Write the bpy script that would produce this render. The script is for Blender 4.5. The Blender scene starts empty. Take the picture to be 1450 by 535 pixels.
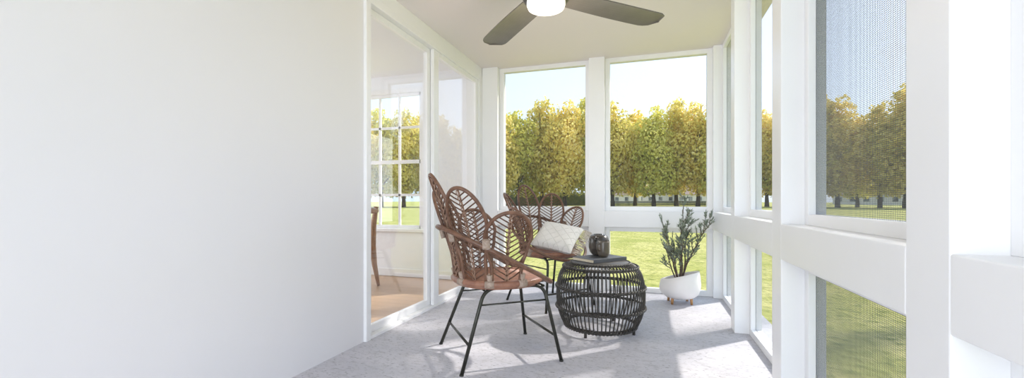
import bpy, bmesh, math, random
from math import sin, cos, pi, radians, sqrt
from mathutils import Vector, Matrix
random.seed(7)
D = bpy.data; C = bpy.context; COL = C.scene.collection
# ------------------------------------------------------------------ camera, light, exposure
YAW = radians(17.66)
cam = D.cameras.new('camera'); cam_o = D.objects.new('camera', cam); COL.objects.link(cam_o)
cam.sensor_width = 36.0; cam.lens = 606.0 / 1450.0 * 36.0; cam.shift_y = (284 - 267.5) / 1450.0
cam.clip_start = 0.02; cam.clip_end = 1000
cam_o.location = (0, 0, 1.0); cam_o.rotation_euler = (pi / 2, 0, YAW)
C.scene.camera = cam_o

SUN_DIR = Vector((0.735 * cos(radians(38.5)), 0.678 * cos(radians(38.5)), sin(radians(38.5))))
world = D.worlds.new('sky'); C.scene.world = world; world.use_nodes = True
wn = world.node_tree; wn.nodes.clear()
w_out = wn.nodes.new('ShaderNodeOutputWorld'); w_bg = wn.nodes.new('ShaderNodeBackground')
w_sky = wn.nodes.new('ShaderNodeTexSky'); w_sky.sky_type = 'NISHITA'; w_sky.sun_disc = False
w_sky.sun_elevation = radians(38.5); w_sky.sun_rotation = math.atan2(0.735, 0.678)
w_sky.air_density = 1.0; w_sky.dust_density = 2.5; w_sky.ozone_density = 1.5
w_mix = wn.nodes.new('ShaderNodeMix'); w_mix.data_type = 'RGBA'; w_mix.inputs['Factor'].default_value = 0.7
w_mix.inputs[7].default_value = (4.1, 5.2, 6.6, 1)
wn.links.new(w_sky.outputs[0], w_mix.inputs[6]); wn.links.new(w_mix.outputs[2], w_bg.inputs[0])
w_bg.inputs[1].default_value = 0.25
wn.links.new(w_bg.outputs[0], w_out.inputs[0])

sun = D.lights.new('sun', 'SUN'); sun.energy = 6.0; sun.angle = radians(1.6); sun.color = (1.0, 0.95, 0.88)
sun_o = D.objects.new('sun', sun); COL.objects.link(sun_o)
sun_o.rotation_euler = SUN_DIR.to_track_quat('Z', 'Y').to_euler()

def area(name, loc, rot, sx, sy, e, col=(1, 1, 1)):
    l = D.lights.new(name, 'AREA'); l.shape = 'RECTANGLE'; l.size = sx; l.size_y = sy; l.energy = e; l.color = col
    o = D.objects.new(name, l); COL.objects.link(o); o.location = loc; o.rotation_euler = rot
    return o
# daylight through the open end of the porch behind the camera
area('porch_end_daylight', (-0.6, -2.75, 1.15), (radians(90), 0, 0), 2.3, 2.1, 84, (0.88, 0.94, 1.0))
# added fill lamp inside the blank left wall, to brighten the living room
area('living_room_fill', (-5.95, 2.6, 1.5), (0, radians(-90), 0), 2.0, 3.4, 72, (0.90, 0.95, 1.0))

vs = C.scene.view_settings
vs.view_transform = 'Standard'; vs.look = 'None'; vs.gamma = 1.0; vs.use_curve_mapping = False
vs.exposure = 0.3
try:
    C.scene.cycles.max_bounces = 10; C.scene.cycles.diffuse_bounces = 6; C.scene.cycles.transparent_max_bounces = 16
except Exception: pass

# ------------------------------------------------------------------ materials
def mat(name, col, rough=0.5, metal=0.0, spec=0.5, noise=None, bump=None, detail=4.0):
    """noise=(scale, colour2, amount) mixes a second colour; bump=(scale, strength, distance)"""
    m = D.materials.new(name); m.use_nodes = True; nt = m.node_tree
    b = nt.nodes['Principled BSDF']
    b.inputs['Base Color'].default_value = (*col, 1); b.inputs['Roughness'].default_value = rough
    b.inputs['Metallic'].default_value = metal; b.inputs['Specular IOR Level'].default_value = spec
    tc = nt.nodes.new('ShaderNodeTexCoord')
    if noise:
        n = nt.nodes.new('ShaderNodeTexNoise'); n.inputs['Scale'].default_value = noise[0]; n.inputs['Detail'].default_value = detail
        nt.links.new(tc.outputs['Object'], n.inputs['Vector'])
        r = nt.nodes.new('ShaderNodeMapRange'); r.inputs[1].default_value = 0.35; r.inputs[2].default_value = 0.65
        r.inputs[3].default_value = 0; r.inputs[4].default_value = noise[2]
        nt.links.new(n.outputs['Fac'], r.inputs[0])
        mx = nt.nodes.new('ShaderNodeMix'); mx.data_type = 'RGBA'
        mx.inputs[6].default_value = (*col, 1); mx.inputs[7].default_value = (*noise[1], 1)
        nt.links.new(r.outputs[0], mx.inputs['Factor']); nt.links.new(mx.outputs[2], b.inputs['Base Color'])
    if bump:
        n = nt.nodes.new('ShaderNodeTexNoise'); n.inputs['Scale'].default_value = bump[0]; n.inputs['Detail'].default_value = 3
        nt.links.new(tc.outputs['Object'], n.inputs['Vector'])
        bp = nt.nodes.new('ShaderNodeBump'); bp.inputs['Strength'].default_value = bump[1]; bp.inputs['Distance'].default_value = bump[2]
        nt.links.new(n.outputs['Fac'], bp.inputs['Height']); nt.links.new(bp.outputs[0], b.inputs['Normal'])
    return m

M_WALL = mat('white_wall_paint', (0.775, 0.76, 0.775), 0.55, noise=(1.2, (0.76, 0.75, 0.765), 1.0), bump=(160, 0.05, 0.002))
M_TRIM = mat('white_trim_paint', (0.85, 0.85, 0.86), 0.35, noise=(3.0, (0.835, 0.835, 0.845), 1.0))
M_CEIL = mat('ceiling_paint', (0.82, 0.765, 0.76), 0.7, noise=(1.0, (0.81, 0.755, 0.745), 1.0))
M_INT = mat('living_room_paint', (0.86, 0.87, 0.90), 0.6, noise=(1.0, (0.85, 0.86, 0.89), 1.0))

def concrete():
    m = mat('pale_concrete', (0.60, 0.59, 0.60), 0.55, spec=0.35)
    nt = m.node_tree; b = nt.nodes['Principled BSDF']; tc = nt.nodes.new('ShaderNodeTexCoord')
    def noise(scale, det, lo, hi, rough=0.6):
        n = nt.nodes.new('ShaderNodeTexNoise'); n.inputs['Scale'].default_value = scale; n.inputs['Detail'].default_value = det
        n.inputs['Roughness'].default_value = rough
        mp = nt.nodes.new('ShaderNodeMapping'); mp.inputs['Rotation'].default_value = (0, 0, radians(17)); mp.inputs['Scale'].default_value = (0.55, 1.25, 1)
        nt.links.new(tc.outputs['Object'], mp.inputs[0]); nt.links.new(mp.outputs[0], n.inputs['Vector'])
        r = nt.nodes.new('ShaderNodeMapRange'); r.inputs[1].default_value = lo; r.inputs[2].default_value = hi
        nt.links.new(n.outputs['Fac'], r.inputs[0]); return r.outputs[0]
    def mix(a, bb, f):
        x = nt.nodes.new('ShaderNodeMix'); x.data_type = 'RGBA'
        for i, v in ((6, a), (7, bb)):
            if isinstance(v, tuple): x.inputs[i].default_value = (*v, 1)
            else: nt.links.new(v, x.inputs[i])
        nt.links.new(f, x.inputs['Factor']); return x.outputs[2]
    c = mix((0.58, 0.565, 0.60), (0.49, 0.485, 0.53), noise(2.2, 5, 0.35, 0.65))
    c = mix(c, (0.40, 0.39, 0.41), noise(20, 8, 0.50, 0.68, 0.75))
    c = mix(c, (0.25, 0.25, 0.27), noise(60, 4, 0.58, 0.66))
    nt.links.new(c, b.inputs['Base Color'])
    n = nt.nodes.new('ShaderNodeTexNoise'); n.inputs['Scale'].default_value = 60; n.inputs['Detail'].default_value = 6
    nt.links.new(tc.outputs['Object'], n.inputs['Vector'])
    bp = nt.nodes.new('ShaderNodeBump'); bp.inputs['Strength'].default_value = 0.12; bp.inputs['Distance'].default_value = 0.004
    nt.links.new(n.outputs['Fac'], bp.inputs['Height']); nt.links.new(bp.outputs[0], b.inputs['Normal'])
    return m
M_CONC = concrete()

def planks():
    m = mat('oak_floorboards', (0.55, 0.36, 0.22), 0.4)
    nt = m.node_tree; b = nt.nodes['Principled BSDF']; tc = nt.nodes.new('ShaderNodeTexCoord')
    br = nt.nodes.new('ShaderNodeTexBrick'); br.inputs['Scale'].default_value = 1.0
    br.inputs['Brick Width'].default_value = 1.4; br.inputs['Row Height'].default_value = 0.14; br.inputs['Mortar Size'].default_value = 0.002
    br.inputs['Color1'].default_value = (0.60, 0.40, 0.25, 1); br.inputs['Color2'].default_value = (0.54, 0.355, 0.22, 1); br.inputs['Mortar'].default_value = (0.3, 0.2, 0.12, 1)
    nt.links.new(tc.outputs['Object'], br.inputs['Vector']); nt.links.new(br.outputs['Color'], b.inputs['Base Color'])
    return m
M_PLANK = planks()

def thin_glass(name, tint=(0.97, 0.98, 0.98), refl=1.0):
    m = D.materials.new(name); m.use_nodes = True; nt = m.node_tree; nt.nodes.clear()
    o = nt.nodes.new('ShaderNodeOutputMaterial'); mx = nt.nodes.new('ShaderNodeMixShader')
    t = nt.nodes.new('ShaderNodeBsdfTransparent'); t.inputs[0].default_value = (*tint, 1)
    g = nt.nodes.new('ShaderNodeBsdfGlossy'); g.inputs['Roughness'].default_value = 0.01; g.inputs[0].default_value = (1, 1, 1, 1)
    ge = nt.nodes.new('ShaderNodeNewGeometry'); dt = nt.nodes.new('ShaderNodeVectorMath'); dt.operation = 'DOT_PRODUCT'
    nt.links.new(ge.outputs['Incoming'], dt.inputs[0]); nt.links.new(ge.outputs['Normal'], dt.inputs[1])
    def mth(op, x, y=None, clamp=False):
        k = nt.nodes.new('ShaderNodeMath'); k.operation = op; k.use_clamp = clamp
        for i, q in enumerate((x, y)):
            if q is None: continue
            if isinstance(q, (int, float)): k.inputs[i].default_value = q
            else: nt.links.new(q, k.inputs[i])
        return k.outputs[0]
    c = mth('ABSOLUTE', dt.outputs['Value']); p5 = mth('POWER', mth('SUBTRACT', 1.0, c, True), 5.0)
    fac = mth('MULTIPLY', mth('ADD', mth('MULTIPLY', p5, 0.96), 0.04), refl, True)
    nt.links.new(fac, mx.inputs[0])
    nt.links.new(t.outputs[0], mx.inputs[1]); nt.links.new(g.outputs[0], mx.inputs[2]); nt.links.new(mx.outputs[0], o.inputs[0])
    return m
M_GLASS = thin_glass('clear_glass', refl=1.1)
M_SCREEN = mat('screen_wire', (0.12, 0.125, 0.135), 0.5, metal=0.3)
M_RATTAN = mat('brown_rattan', (0.20, 0.10, 0.06), 0.38, spec=0.5, noise=(26, (0.12, 0.058, 0.035), 1.0), bump=(120, 0.25, 0.002))
M_RATTAN_RIB = mat('rattan_rib', (0.15, 0.072, 0.042), 0.5, noise=(40, (0.09, 0.042, 0.025), 1.0))
M_SEAT = mat('seat_rattan', (0.34, 0.165, 0.105), 0.38, noise=(18, (0.22, 0.10, 0.065), 1.0))
M_BIND = mat('cane_binding', (0.42, 0.33, 0.27), 0.6, noise=(70, (0.30, 0.22, 0.17), 1.0), bump=(240, 0.5, 0.002))
M_LACE = mat('cane_lacing', (0.36, 0.23, 0.16), 0.5, noise=(60, (0.22, 0.12, 0.08), 1.0))
M_LEG = mat('dark_bronze_metal', (0.055, 0.055, 0.045), 0.35, metal=0.6, noise=(30, (0.04, 0.04, 0.035), 1.0))
M_BLACK = mat('black_rattan', (0.028, 0.025, 0.022), 0.45, noise=(50, (0.055, 0.048, 0.04), 1.0), bump=(160, 0.3, 0.002))
M_COVER = mat('slate_book_cover', (0.055, 0.06, 0.07), 0.45, noise=(40, (0.07, 0.075, 0.085), 1.0))
M_PAGE = mat('cream_pages', (0.62, 0.55, 0.42), 0.8, noise=(200, (0.5, 0.43, 0.32), 1.0))
M_POTTERY = mat('black_glazed_pottery', (0.045, 0.04, 0.035), 0.24, noise=(14, (0.06, 0.05, 0.04), 1.0))
M_MUG = mat('brown_black_glaze', (0.085, 0.072, 0.058), 0.28, noise=(18, (0.11, 0.09, 0.07), 1.0))
M_PLANTER = mat('white_ceramic', (0.80, 0.775, 0.775), 0.45, noise=(6, (0.78, 0.755, 0.75), 1.0))
M_SOIL = mat('dark_soil', (0.06, 0.04, 0.03), 0.95, noise=(60, (0.11, 0.075, 0.05), 1.0), bump=(60, 1.0, 0.01))
M_LEGWOOD = mat('oak_peg', (0.50, 0.27, 0.11), 0.45, noise=(30, (0.40, 0.20, 0.08), 1.0))
M_STEM = mat('olive_bark', (0.16, 0.115, 0.09), 0.8, noise=(60, (0.10, 0.07, 0.055), 1.0), bump=(80, 0.6, 0.003))
M_LEAF = mat('olive_leaf', (0.15, 0.19, 0.13), 0.4, noise=(9, (0.30, 0.34, 0.27), 1.0))
M_FAN = mat('dark_fan_blade', (0.15, 0.135, 0.12), 0.38, noise=(12, (0.135, 0.12, 0.108), 1.0))
M_FANMETAL = mat('fan_metal', (0.10, 0.09, 0.085), 0.3, metal=0.8, noise=(12, (0.09, 0.08, 0.075), 1.0))
M_CHAIRWOOD = mat('light_oak', (0.42, 0.25, 0.15), 0.45, noise=(14, (0.35, 0.20, 0.11), 1.0))
M_BARK = mat('tree_bark', (0.10, 0.075, 0.05), 0.9, noise=(2.0, (0.06, 0.045, 0.035), 1.0))
M_HEDGE = mat('dark_hedge', (0.06, 0.08, 0.03), 0.9, noise=(1.5, (0.10, 0.11, 0.045), 1.0))
M_HOUSE = mat('pale_house_render', (0.75, 0.72, 0.68), 0.8, noise=(0.3, (0.70, 0.67, 0.63), 1.0))
M_ROOF = mat('house_roof', (0.28, 0.20, 0.17), 0.8, noise=(1.0, (0.22, 0.16, 0.14), 1.0))
M_DARKGLASS = mat('dark_window_glass', (0.35, 0.36, 0.37), 0.15, noise=(1.0, (0.06, 0.07, 0.08), 1.0))
M_BOWL = mat('lit_opal_glass', (0.9, 0.89, 0.86), 0.3, noise=(5, (0.89, 0.88, 0.85), 1.0))
_b = M_BOWL.node_tree.nodes['Principled BSDF']; _b.inputs['Emission Color'].default_value = (1.0, 0.96, 0.88, 1); _b.inputs['Emission Strength'].default_value = 0.55

def cushion_cloth():
    m = mat('white_woven_cotton', (0.72, 0.69, 0.66), 0.9, spec=0.2)
    nt = m.node_tree; b = nt.nodes['Principled BSDF']; tc = nt.nodes.new('ShaderNodeTexCoord')
    mp = nt.nodes.new('ShaderNodeMapping'); mp.inputs['Rotation'].default_value = (0, 0, radians(45))
    nt.links.new(tc.outputs['Object'], mp.inputs[0])
    br = nt.nodes.new('ShaderNodeTexBrick'); br.offset = 0; br.inputs['Scale'].default_value = 1
    br.inputs['Brick Width'].default_value = 0.07; br.inputs['Row Height'].default_value = 0.07; br.inputs['Mortar Size'].default_value = 0.006
    br.inputs['Mortar Smooth'].default_value = 0.6
    br.inputs['Color1'].default_value = (0.74, 0.72, 0.69, 1); br.inputs['Color2'].default_value = (0.73, 0.71, 0.68, 1); br.inputs['Mortar'].default_value = (0.68, 0.66, 0.63, 1)
    nt.links.new(mp.outputs[0], br.inputs['Vector']); nt.links.new(br.outputs['Color'], b.inputs['Base Color'])
    n = nt.nodes.new('ShaderNodeTexNoise'); n.inputs['Scale'].default_value = 30
    nt.links.new(tc.outputs['Object'], n.inputs['Vector'])
    ad = nt.nodes.new('ShaderNodeMath'); ad.operation = 'ADD'; nt.links.new(br.outputs['Fac'], ad.inputs[0]); nt.links.new(n.outputs['Fac'], ad.inputs[1])
    bp = nt.nodes.new('ShaderNodeBump'); bp.inputs['Strength'].default_value = 0.5; bp.inputs['Distance'].default_value = 0.006; bp.invert = True
    nt.links.new(ad.outputs[0], bp.inputs['Height']); nt.links.new(bp.outputs[0], b.inputs['Normal'])
    return m
M_CUSHION = cushion_cloth()
M_TASSEL = mat('cream_tassel', (0.62, 0.57, 0.50), 0.9, noise=(90, (0.42, 0.36, 0.30), 1.0))

def lawn_mat():
    m = mat('sunlit_grass', (0.36, 0.42, 0.05), 0.9, spec=0.1)
    nt = m.node_tree; b = nt.nodes['Principled BSDF']; tc = nt.nodes.new('ShaderNodeTexCoord')
    last = None
    cols = [((0.36, 0.355, 0.10), (0.29, 0.31, 0.075), 0.25, 6), (None, (0.46, 0.43, 0.16), 1.6, 6), (None, (0.17, 0.20, 0.035), 9.0, 8)]
    for i, (a, c, sc, det) in enumerate(cols):
        n = nt.nodes.new('ShaderNodeTexNoise'); n.inputs['Scale'].default_value = sc; n.inputs['Detail'].default_value = det
        nt.links.new(tc.outputs['Object'], n.inputs['Vector'])
        r = nt.nodes.new('ShaderNodeMapRange'); r.inputs[1].default_value = 0.42 if i < 2 else 0.5; r.inputs[2].default_value = 0.64 if i < 2 else 0.7
        nt.links.new(n.outputs['Fac'], r.inputs[0])
        x = nt.nodes.new('ShaderNodeMix'); x.data_type = 'RGBA'
        if a: x.inputs[6].default_value = (*a, 1)
        else: nt.links.new(last, x.inputs[6])
        x.inputs[7].default_value = (*c, 1); nt.links.new(r.outputs[0], x.inputs['Factor']); last = x.outputs[2]
    nt.links.new(last, b.inputs['Base Color'])
    n = nt.nodes.new('ShaderNodeTexNoise'); n.inputs['Scale'].default_value = 9; n.inputs['Detail'].default_value = 8
    nt.links.new(tc.outputs['Object'], n.inputs['Vector'])
    bp = nt.nodes.new('ShaderNodeBump'); bp.inputs['Strength'].default_value = 0.8; bp.inputs['Distance'].default_value = 0.08
    nt.links.new(n.outputs['Fac'], bp.inputs['Height']); nt.links.new(bp.outputs[0], b.inputs['Normal'])
    return m
M_LAWN = lawn_mat()

def leaf_mat(name, c1, c2, c3):
    m = D.materials.new(name); m.use_nodes = True; nt = m.node_tree; nt.nodes.clear()
    o = nt.nodes.new('ShaderNodeOutputMaterial'); mx = nt.nodes.new('ShaderNodeMixShader'); mx.inputs[0].default_value = 0.5
    d = nt.nodes.new('ShaderNodeBsdfDiffuse'); t = nt.nodes.new('ShaderNodeBsdfTranslucent')
    g = nt.nodes.new('ShaderNodeNewGeometry'); r = nt.nodes.new('ShaderNodeValToRGB')
    e = r.color_ramp.elements; e[0].position = 0; e[0].color = (*c1, 1); e[1].position = 1; e[1].color = (*c3, 1)
    k = r.color_ramp.elements.new(0.5); k.color = (*c2, 1)
    n = nt.nodes.new('ShaderNodeTexNoise'); n.inputs['Scale'].default_value = 0.28; n.inputs['Detail'].default_value = 3
    tc = nt.nodes.new('ShaderNodeTexCoord'); nt.links.new(tc.outputs['Object'], n.inputs['Vector'])
    a = nt.nodes.new('ShaderNodeMath'); a.operation = 'MULTIPLY_ADD'; a.inputs[1].default_value = 0.45
    s = nt.nodes.new('ShaderNodeMapRange'); s.inputs[1].default_value = 0.3; s.inputs[2].default_value = 0.7; s.inputs[3].default_value = 0; s.inputs[4].default_value = 0.55
    nt.links.new(n.outputs['Fac'], s.inputs[0])
    nt.links.new(g.outputs['Random Per Island'], a.inputs[0]); nt.links.new(s.outputs[0], a.inputs[2]); nt.links.new(a.outputs[0], r.inputs[0])
    nt.links.new(r.outputs[0], d.inputs[0]); nt.links.new(r.outputs[0], t.inputs[0])
    nt.links.new(d.outputs[0], mx.inputs[1]); nt.links.new(t.outputs[0], mx.inputs[2]); nt.links.new(mx.outputs[0], o.inputs[0])
    return m
M_CROWNS = [leaf_mat('yellow_green_foliage', (0.42, 0.38, 0.10), (0.92, 0.76, 0.22), (0.97, 0.86, 0.45)),
            leaf_mat('olive_foliage', (0.30, 0.30, 0.08), (0.82, 0.70, 0.20), (0.96, 0.84, 0.42)),
            leaf_mat('green_foliage', (0.28, 0.31, 0.08), (0.76, 0.71, 0.18), (0.95, 0.84, 0.36))]

# ------------------------------------------------------------------ mesh helpers
class MB:
    def __init__(s): s.v = []; s.f = []; s.sm = []
    def add(s, v, f, smooth=False):
        k = len(s.v); s.v += [tuple(p) for p in v]; s.f += [tuple(i + k for i in q) for q in f]; s.sm += [smooth] * len(f)
    def box(s, x0, x1, y0, y1, z0, z1, bev=0.0):
        if bev <= 0:
            v = [(x, y, z) for x in (x0, x1) for y in (y0, y1) for z in (z0, z1)]
            s.add(v, [(0, 1, 3, 2), (4, 6, 7, 5), (0, 4, 5, 1), (2, 3, 7, 6), (0, 2, 6, 4), (1, 5, 7, 3)]); return s
        bm = bmesh.new(); bmesh.ops.create_cube(bm, size=1)
        for q in bm.verts: q.co = ((x0 + x1) / 2 + q.co.x * (x1 - x0), (y0 + y1) / 2 + q.co.y * (y1 - y0), (z0 + z1) / 2 + q.co.z * (z1 - z0))
        bmesh.ops.bevel(bm, geom=bm.edges[:], offset=bev, segments=2, affect='EDGES', profile=0.5)
        bm.verts.index_update(); s.add([q.co[:] for q in bm.verts], [[q.index for q in f.verts] for f in bm.faces]); bm.free(); return s
    def obox(s, M, sx, sy, sz, bev=0.0):
        t = MB().box(-sx / 2, sx / 2, -sy / 2, sy / 2, -sz / 2, sz / 2, bev)
        s.add([M @ Vector(p) for p in t.v], t.f); return s
    def tube(s, pts, r, n=8, closed=False, cap=True):
        P = [Vector(p) for p in pts]; m = len(P)
        rr = r if isinstance(r, (list, tuple)) else [r] * m
        T = []
        for i in range(m):
            a = P[(i - 1) % m] if (closed or i > 0) else P[0]; b = P[(i + 1) % m] if (closed or i < m - 1) else P[-1]
            t = b - a; T.append(t.normalized() if t.length > 1e-9 else Vector((0, 0, 1)))
        ref = Vector((0, 0, 1)) if abs(T[0].z) < 0.9 else Vector((1, 0, 0))
        N = (ref - T[0] * ref.dot(T[0])).normalized(); v = []; f = []; Ns = []
        for i in range(m):
            N = (N - T[i] * N.dot(T[i])); N = N.normalized() if N.length > 1e-6 else T[i].orthogonal().normalized()
            Ns.append(N.copy())
        for i in range(m):
            B = T[i].cross(Ns[i])
            for k in range(n):
                a = 2 * pi * k / n; v.append(P[i] + (Ns[i] * cos(a) + B * sin(a)) * rr[i])
        off = 0
        if closed:  # least twist at the seam
            B = T[0].cross(Ns[0]); w = Ns[-1]; off = round(math.atan2(w.dot(B), w.dot(Ns[0])) / (2 * pi / n))
        for i in range(m if closed else m - 1):
            j = (i + 1) % m; o = off if (closed and j == 0) else 0
            for k in range(n): f.append((i * n + k, i * n + (k + 1) % n, j * n + (k + 1 + o) % n, j * n + (k + o) % n))
        s.add(v, f, True)
        if cap and not closed:
            k = len(s.v) - m * n; s.f += [tuple(k + i for i in reversed(range(n))), tuple(k + (m - 1) * n + i for i in range(n))]; s.sm += [False, False]
        return s
    def lathe(s, prof, n=40, M=None, warp=None):
        v = []; f = []; m = len(prof)
        for (r, z) in prof:
            for k in range(n):
                a = 2 * pi * k / n; p = Vector((r * cos(a), r * sin(a), z)); p = Vector(warp(p)) if warp else p
                v.append(M @ p if M else p)
        for i in range(m - 1):
            for k in range(n): f.append((i * n + k, i * n + (k + 1) % n, (i + 1) * n + (k + 1) % n, (i + 1) * n + k))
        s.add(v, f, True)
        k = len(s.v) - m * n
        if prof[0][0] > 1e-6: s.f.append(tuple(k + i for i in reversed(range(n)))); s.sm.append(True)
        if prof[-1][0] > 1e-6: s.f.append(tuple(k + (m - 1) * n + i for i in range(n))); s.sm.append(True)
        return s
    def build(s, name, m, parent=None):
        me = D.meshes.new(name); me.from_pydata(s.v, [], s.f); me.polygons.foreach_set('use_smooth', s.sm); me.update()
        me.materials.append(m); o = D.objects.new(name, me); COL.objects.link(o)
        if parent: o.parent = parent
        return o
def empty(name, loc=(0, 0, 0), rz=0.0):
    o = D.objects.new(name, None); COL.objects.link(o); o.location = loc; o.rotation_euler = (0, 0, rz); o.empty_display_size = 0.1; return o
def tag(o, label, cat, group=None):
    o['label'] = label; o['category'] = cat
    if group: o['group'] = group
    return o
def struct(o, label=None):
    o['kind'] = 'structure'
    if label: o['label'] = label
    return o
def copy_tree(o, parent=None):
    c = o.copy(); COL.objects.link(c); c.parent = parent
    for ch in list(o.children): copy_tree(ch, c)
    return c
def circle(r, z, n=64, cx=0, cy=0): return [(cx + r * cos(2 * pi * k / n), cy + r * sin(2 * pi * k / n), z) for k in range(n)]

# ------------------------------------------------------------------ the porch shell
H = 2.59; XL = -1.92; XR = 0.72; YB = 4.88; YE = -2.7
PIN = 0.62; OUT = 0.79
struct(MB().box(-2.02, 0.95, YE - 0.2, 5.05, -0.30, 0.0).build('floor', M_CONC), 'pale mottled concrete porch floor')
struct(MB().box(-2.02, 0.95, YE - 0.2, 5.10, H, H + 0.25).build('ceiling', M_CEIL), 'warm white porch ceiling')
struct(MB().box(XL - 0.15, XL, YE - 0.1, 2.567, 0.0, H).build('wall_left', M_WALL), 'plain white wall left of the sliding door')
# piece of wall above / beyond the sliding door
struct(MB().box(-2.07, -1.905, 2.567, 4.95, 2.485, H, 0.003).build('trim_1', M_TRIM), 'white header above the sliding glass door')
struct(MB().box(-2.07, -1.90, 4.70, 4.95, 0, 2.485, 0.003).build('trim_2', M_TRIM), 'white jamb beside the sliding door at the far corner')

# back wall posts and mid rail
ti = [3]
def trim(x0, x1, y0, y1, z0, z1, label, bev=0.004):
    o = struct(MB().box(x0, x1, y0, y1, z0, z1, bev).build('trim_%d' % ti[0], M_TRIM), label); ti[0] += 1; return o
trim(-1.90, -1.707, 4.79, 4.95, 0, H, 'white corner post by the sliding door')
trim(-0.631, -0.459, 4.80, 4.95, 0, H, 'white post between the two back screens')
trim(0.636, OUT, 4.80, 4.95, 0, H, 'white corner post at the far right')
trim(-1.707, -0.631, 4.80, 4.93, 0.71, 0.885, 'white mid rail below the left back screen')
trim(-0.459, 0.636, 4.80, 4.93, 0.71, 0.885, 'white mid rail below the right back screen')
PIL = [(3.59, 3.73), (2.40, 2.56), (1.166, 1.334), (-0.04, 0.13), (-1.25, -1.08), (-2.55, -2.38)]
names = ['farthest', 'second farthest', 'broad near', 'nearest', 'first behind', 'second behind']
for i, (a, b) in enumerate(PIL):
    trim(PIN, OUT + 0.005, a, b, 0, H, 'white post of the right screen wall, %s' % names[i])
edges = [4.80] + [v for p in PIL for v in (p[1], p[0])] ; bays = []
for i in range(len(PIL)):
    y1 = edges[2 * i]; y0 = PIL[i][1]; bays.append((y0, y1))
for i, (y0, y1) in enumerate(bays):
    trim(PIN, XR + 0.03, y0, y1, 0.71, 0.885, 'white mid rail of the right screen wall, bay %d from the far corner' % (i + 1))

def screen_mesh(w, h, pitch=0.0056, t=0.0007):
    """woven insect screen in its own plane: x across, z up, y thickness; woven as round-ish wires"""
    mb = MB(); nx = int(w / pitch); nz = int(h / pitch)
    for i in range(nx + 1):
        x = -w / 2 + i * w / nx; mb.box(x - t / 2, x + t / 2, -t / 2, t / 2, 0, h)
    for i in range(nz + 1):
        z = i * h / nz; mb.box(-w / 2, w / 2, -t / 2, t / 2, z - t / 2, z + t / 2)
    return mb
wi = [1]
def screen_window(cx, cy, rz, w, z0, z1, label, fw=0.05, wire=(0.0060, 0.0006)):
    """inner frame face on local y=0, outside is +y"""
    root = struct(empty('window_%d' % wi[0], (cx, cy, 0), rz), label); wi[0] += 1
    m = MB()
    for (a, b, c, d) in ((-w / 2, -w / 2 + fw, z0, z1), (w / 2 - fw, w / 2, z0, z1)): m.box(a, b, 0, 0.032, c, d, 0.002)
    for (c, d) in ((z0, z0 + fw), (z1 - fw, z1)): m.box(-w / 2 + fw, w / 2 - fw, 0, 0.032, c, d, 0.002)
    m.build('window_frame', M_TRIM, root)
    o = MB()
    for (a, b, c, d) in ((-w / 2, -w / 2 + fw, z0, z1), (w / 2 - fw, w / 2, z0, z1)): o.box(a, b, 0.034, 0.072, c, d)
    for (c, d) in ((z0, z0 + fw), (z1 - fw, z1)): o.box(-w / 2 + fw, w / 2 - fw, 0.034, 0.072, c, d)
    o.build('outer_stop', M_TRIM, root)
    s = screen_mesh(w - 2 * fw + 0.01, z1 - z0 - 2 * fw + 0.01, *wire).build('insect_screen', M_SCREEN, root); s.location = (0, 0.033, z0 + fw - 0.005)
    return root
for (x0, x1, nm) in ((-1.707, -0.631, 'left back'), (-0.459, 0.636, 'right back')):
    screen_window((x0 + x1) / 2, YB, 0, x1 - x0, 0.885, H, 'tall upper screened opening, %s' % nm)
    screen_window((x0 + x1) / 2, YB, 0, x1 - x0, 0.0, 0.71, 'low screened opening below the rail, %s' % nm)
for i, (y0, y1) in enumerate(bays):
    screen_window(XR, (y0 + y1) / 2, -pi / 2, y1 - y0, 0.885, H, 'tall upper screened opening of the right wall, bay %d' % (i + 1), wire=(0.0068, 0.00105) if i > 1 else (0.006, 0.0003))
    screen_window(XR, (y0 + y1) / 2, -pi / 2, y1 - y0, 0.0, 0.71, 'low screened opening of the right wall, bay %d' % (i + 1), wire=(0.0068, 0.00105) if i > 1 else (0.006, 0.0003))

# end of the porch behind the camera: an open doorway under a header
struct(MB().box(-2.02, 0.95, YE - 0.1, YE, 2.22, H).box(0.60, 0.95, YE - 0.1, YE, 0, 2.22).box(-2.02, -1.78, YE - 0.1, YE, 0, 2.22).build('wall_front', M_WALL), 'header and side pieces of the open porch end')

# ------------------------------------------------------------------ sliding door
door = struct(empty('door_1', (0, 0, 0)), 'white framed sliding glass door between porch and living room')
m = MB()
m.box(-2.04, -1.895, 2.567, 2.622, 0, 2.485, 0.004)          # near jamb
m.box(-2.04, -1.912, 4.64, 4.70, 0, 2.485, 0.003)            # far jamb
m.box(-2.04, -1.902, 2.622, 4.70, 2.425, 2.485, 0.004)       # head
m.box(-2.04, -1.905, 2.622, 4.70, 0.0, 0.022, 0.002)         # track
m.build('door_frame', M_TRIM, door)
def sash(name, x0, x1, y0, y1, z0, z1, st, parent, bot):
    mm = MB().box(x0, x1, y0, y0 + st[0], z0, z1, 0.003).box(x0, x1, y1 - st[1], y1, z0, z1, 0.003)
    mm.box(x0, x1, y0 + st[0], y1 - st[1], z0, z0 + bot, 0.003).box(x0, x1, y0 + st[0], y1 - st[1], z1 - 0.05, z1, 0.003)
    s = mm.build(name, M_TRIM, parent); xm = (x0 + x1) / 2
    MB().box(xm - 0.004, xm + 0.004, y0 + st[0] - 0.01, y1 - st[1] + 0.01, z0 + bot - 0.01, z1 - 0.04).build('glass_pane', M_GLASS, s)
    return s
pA = sash('door_panel', -1.995, -1.955, 2.624, 3.62, 0.022, 2.424, (0.075, 0.075), door, 0.055)
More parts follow.
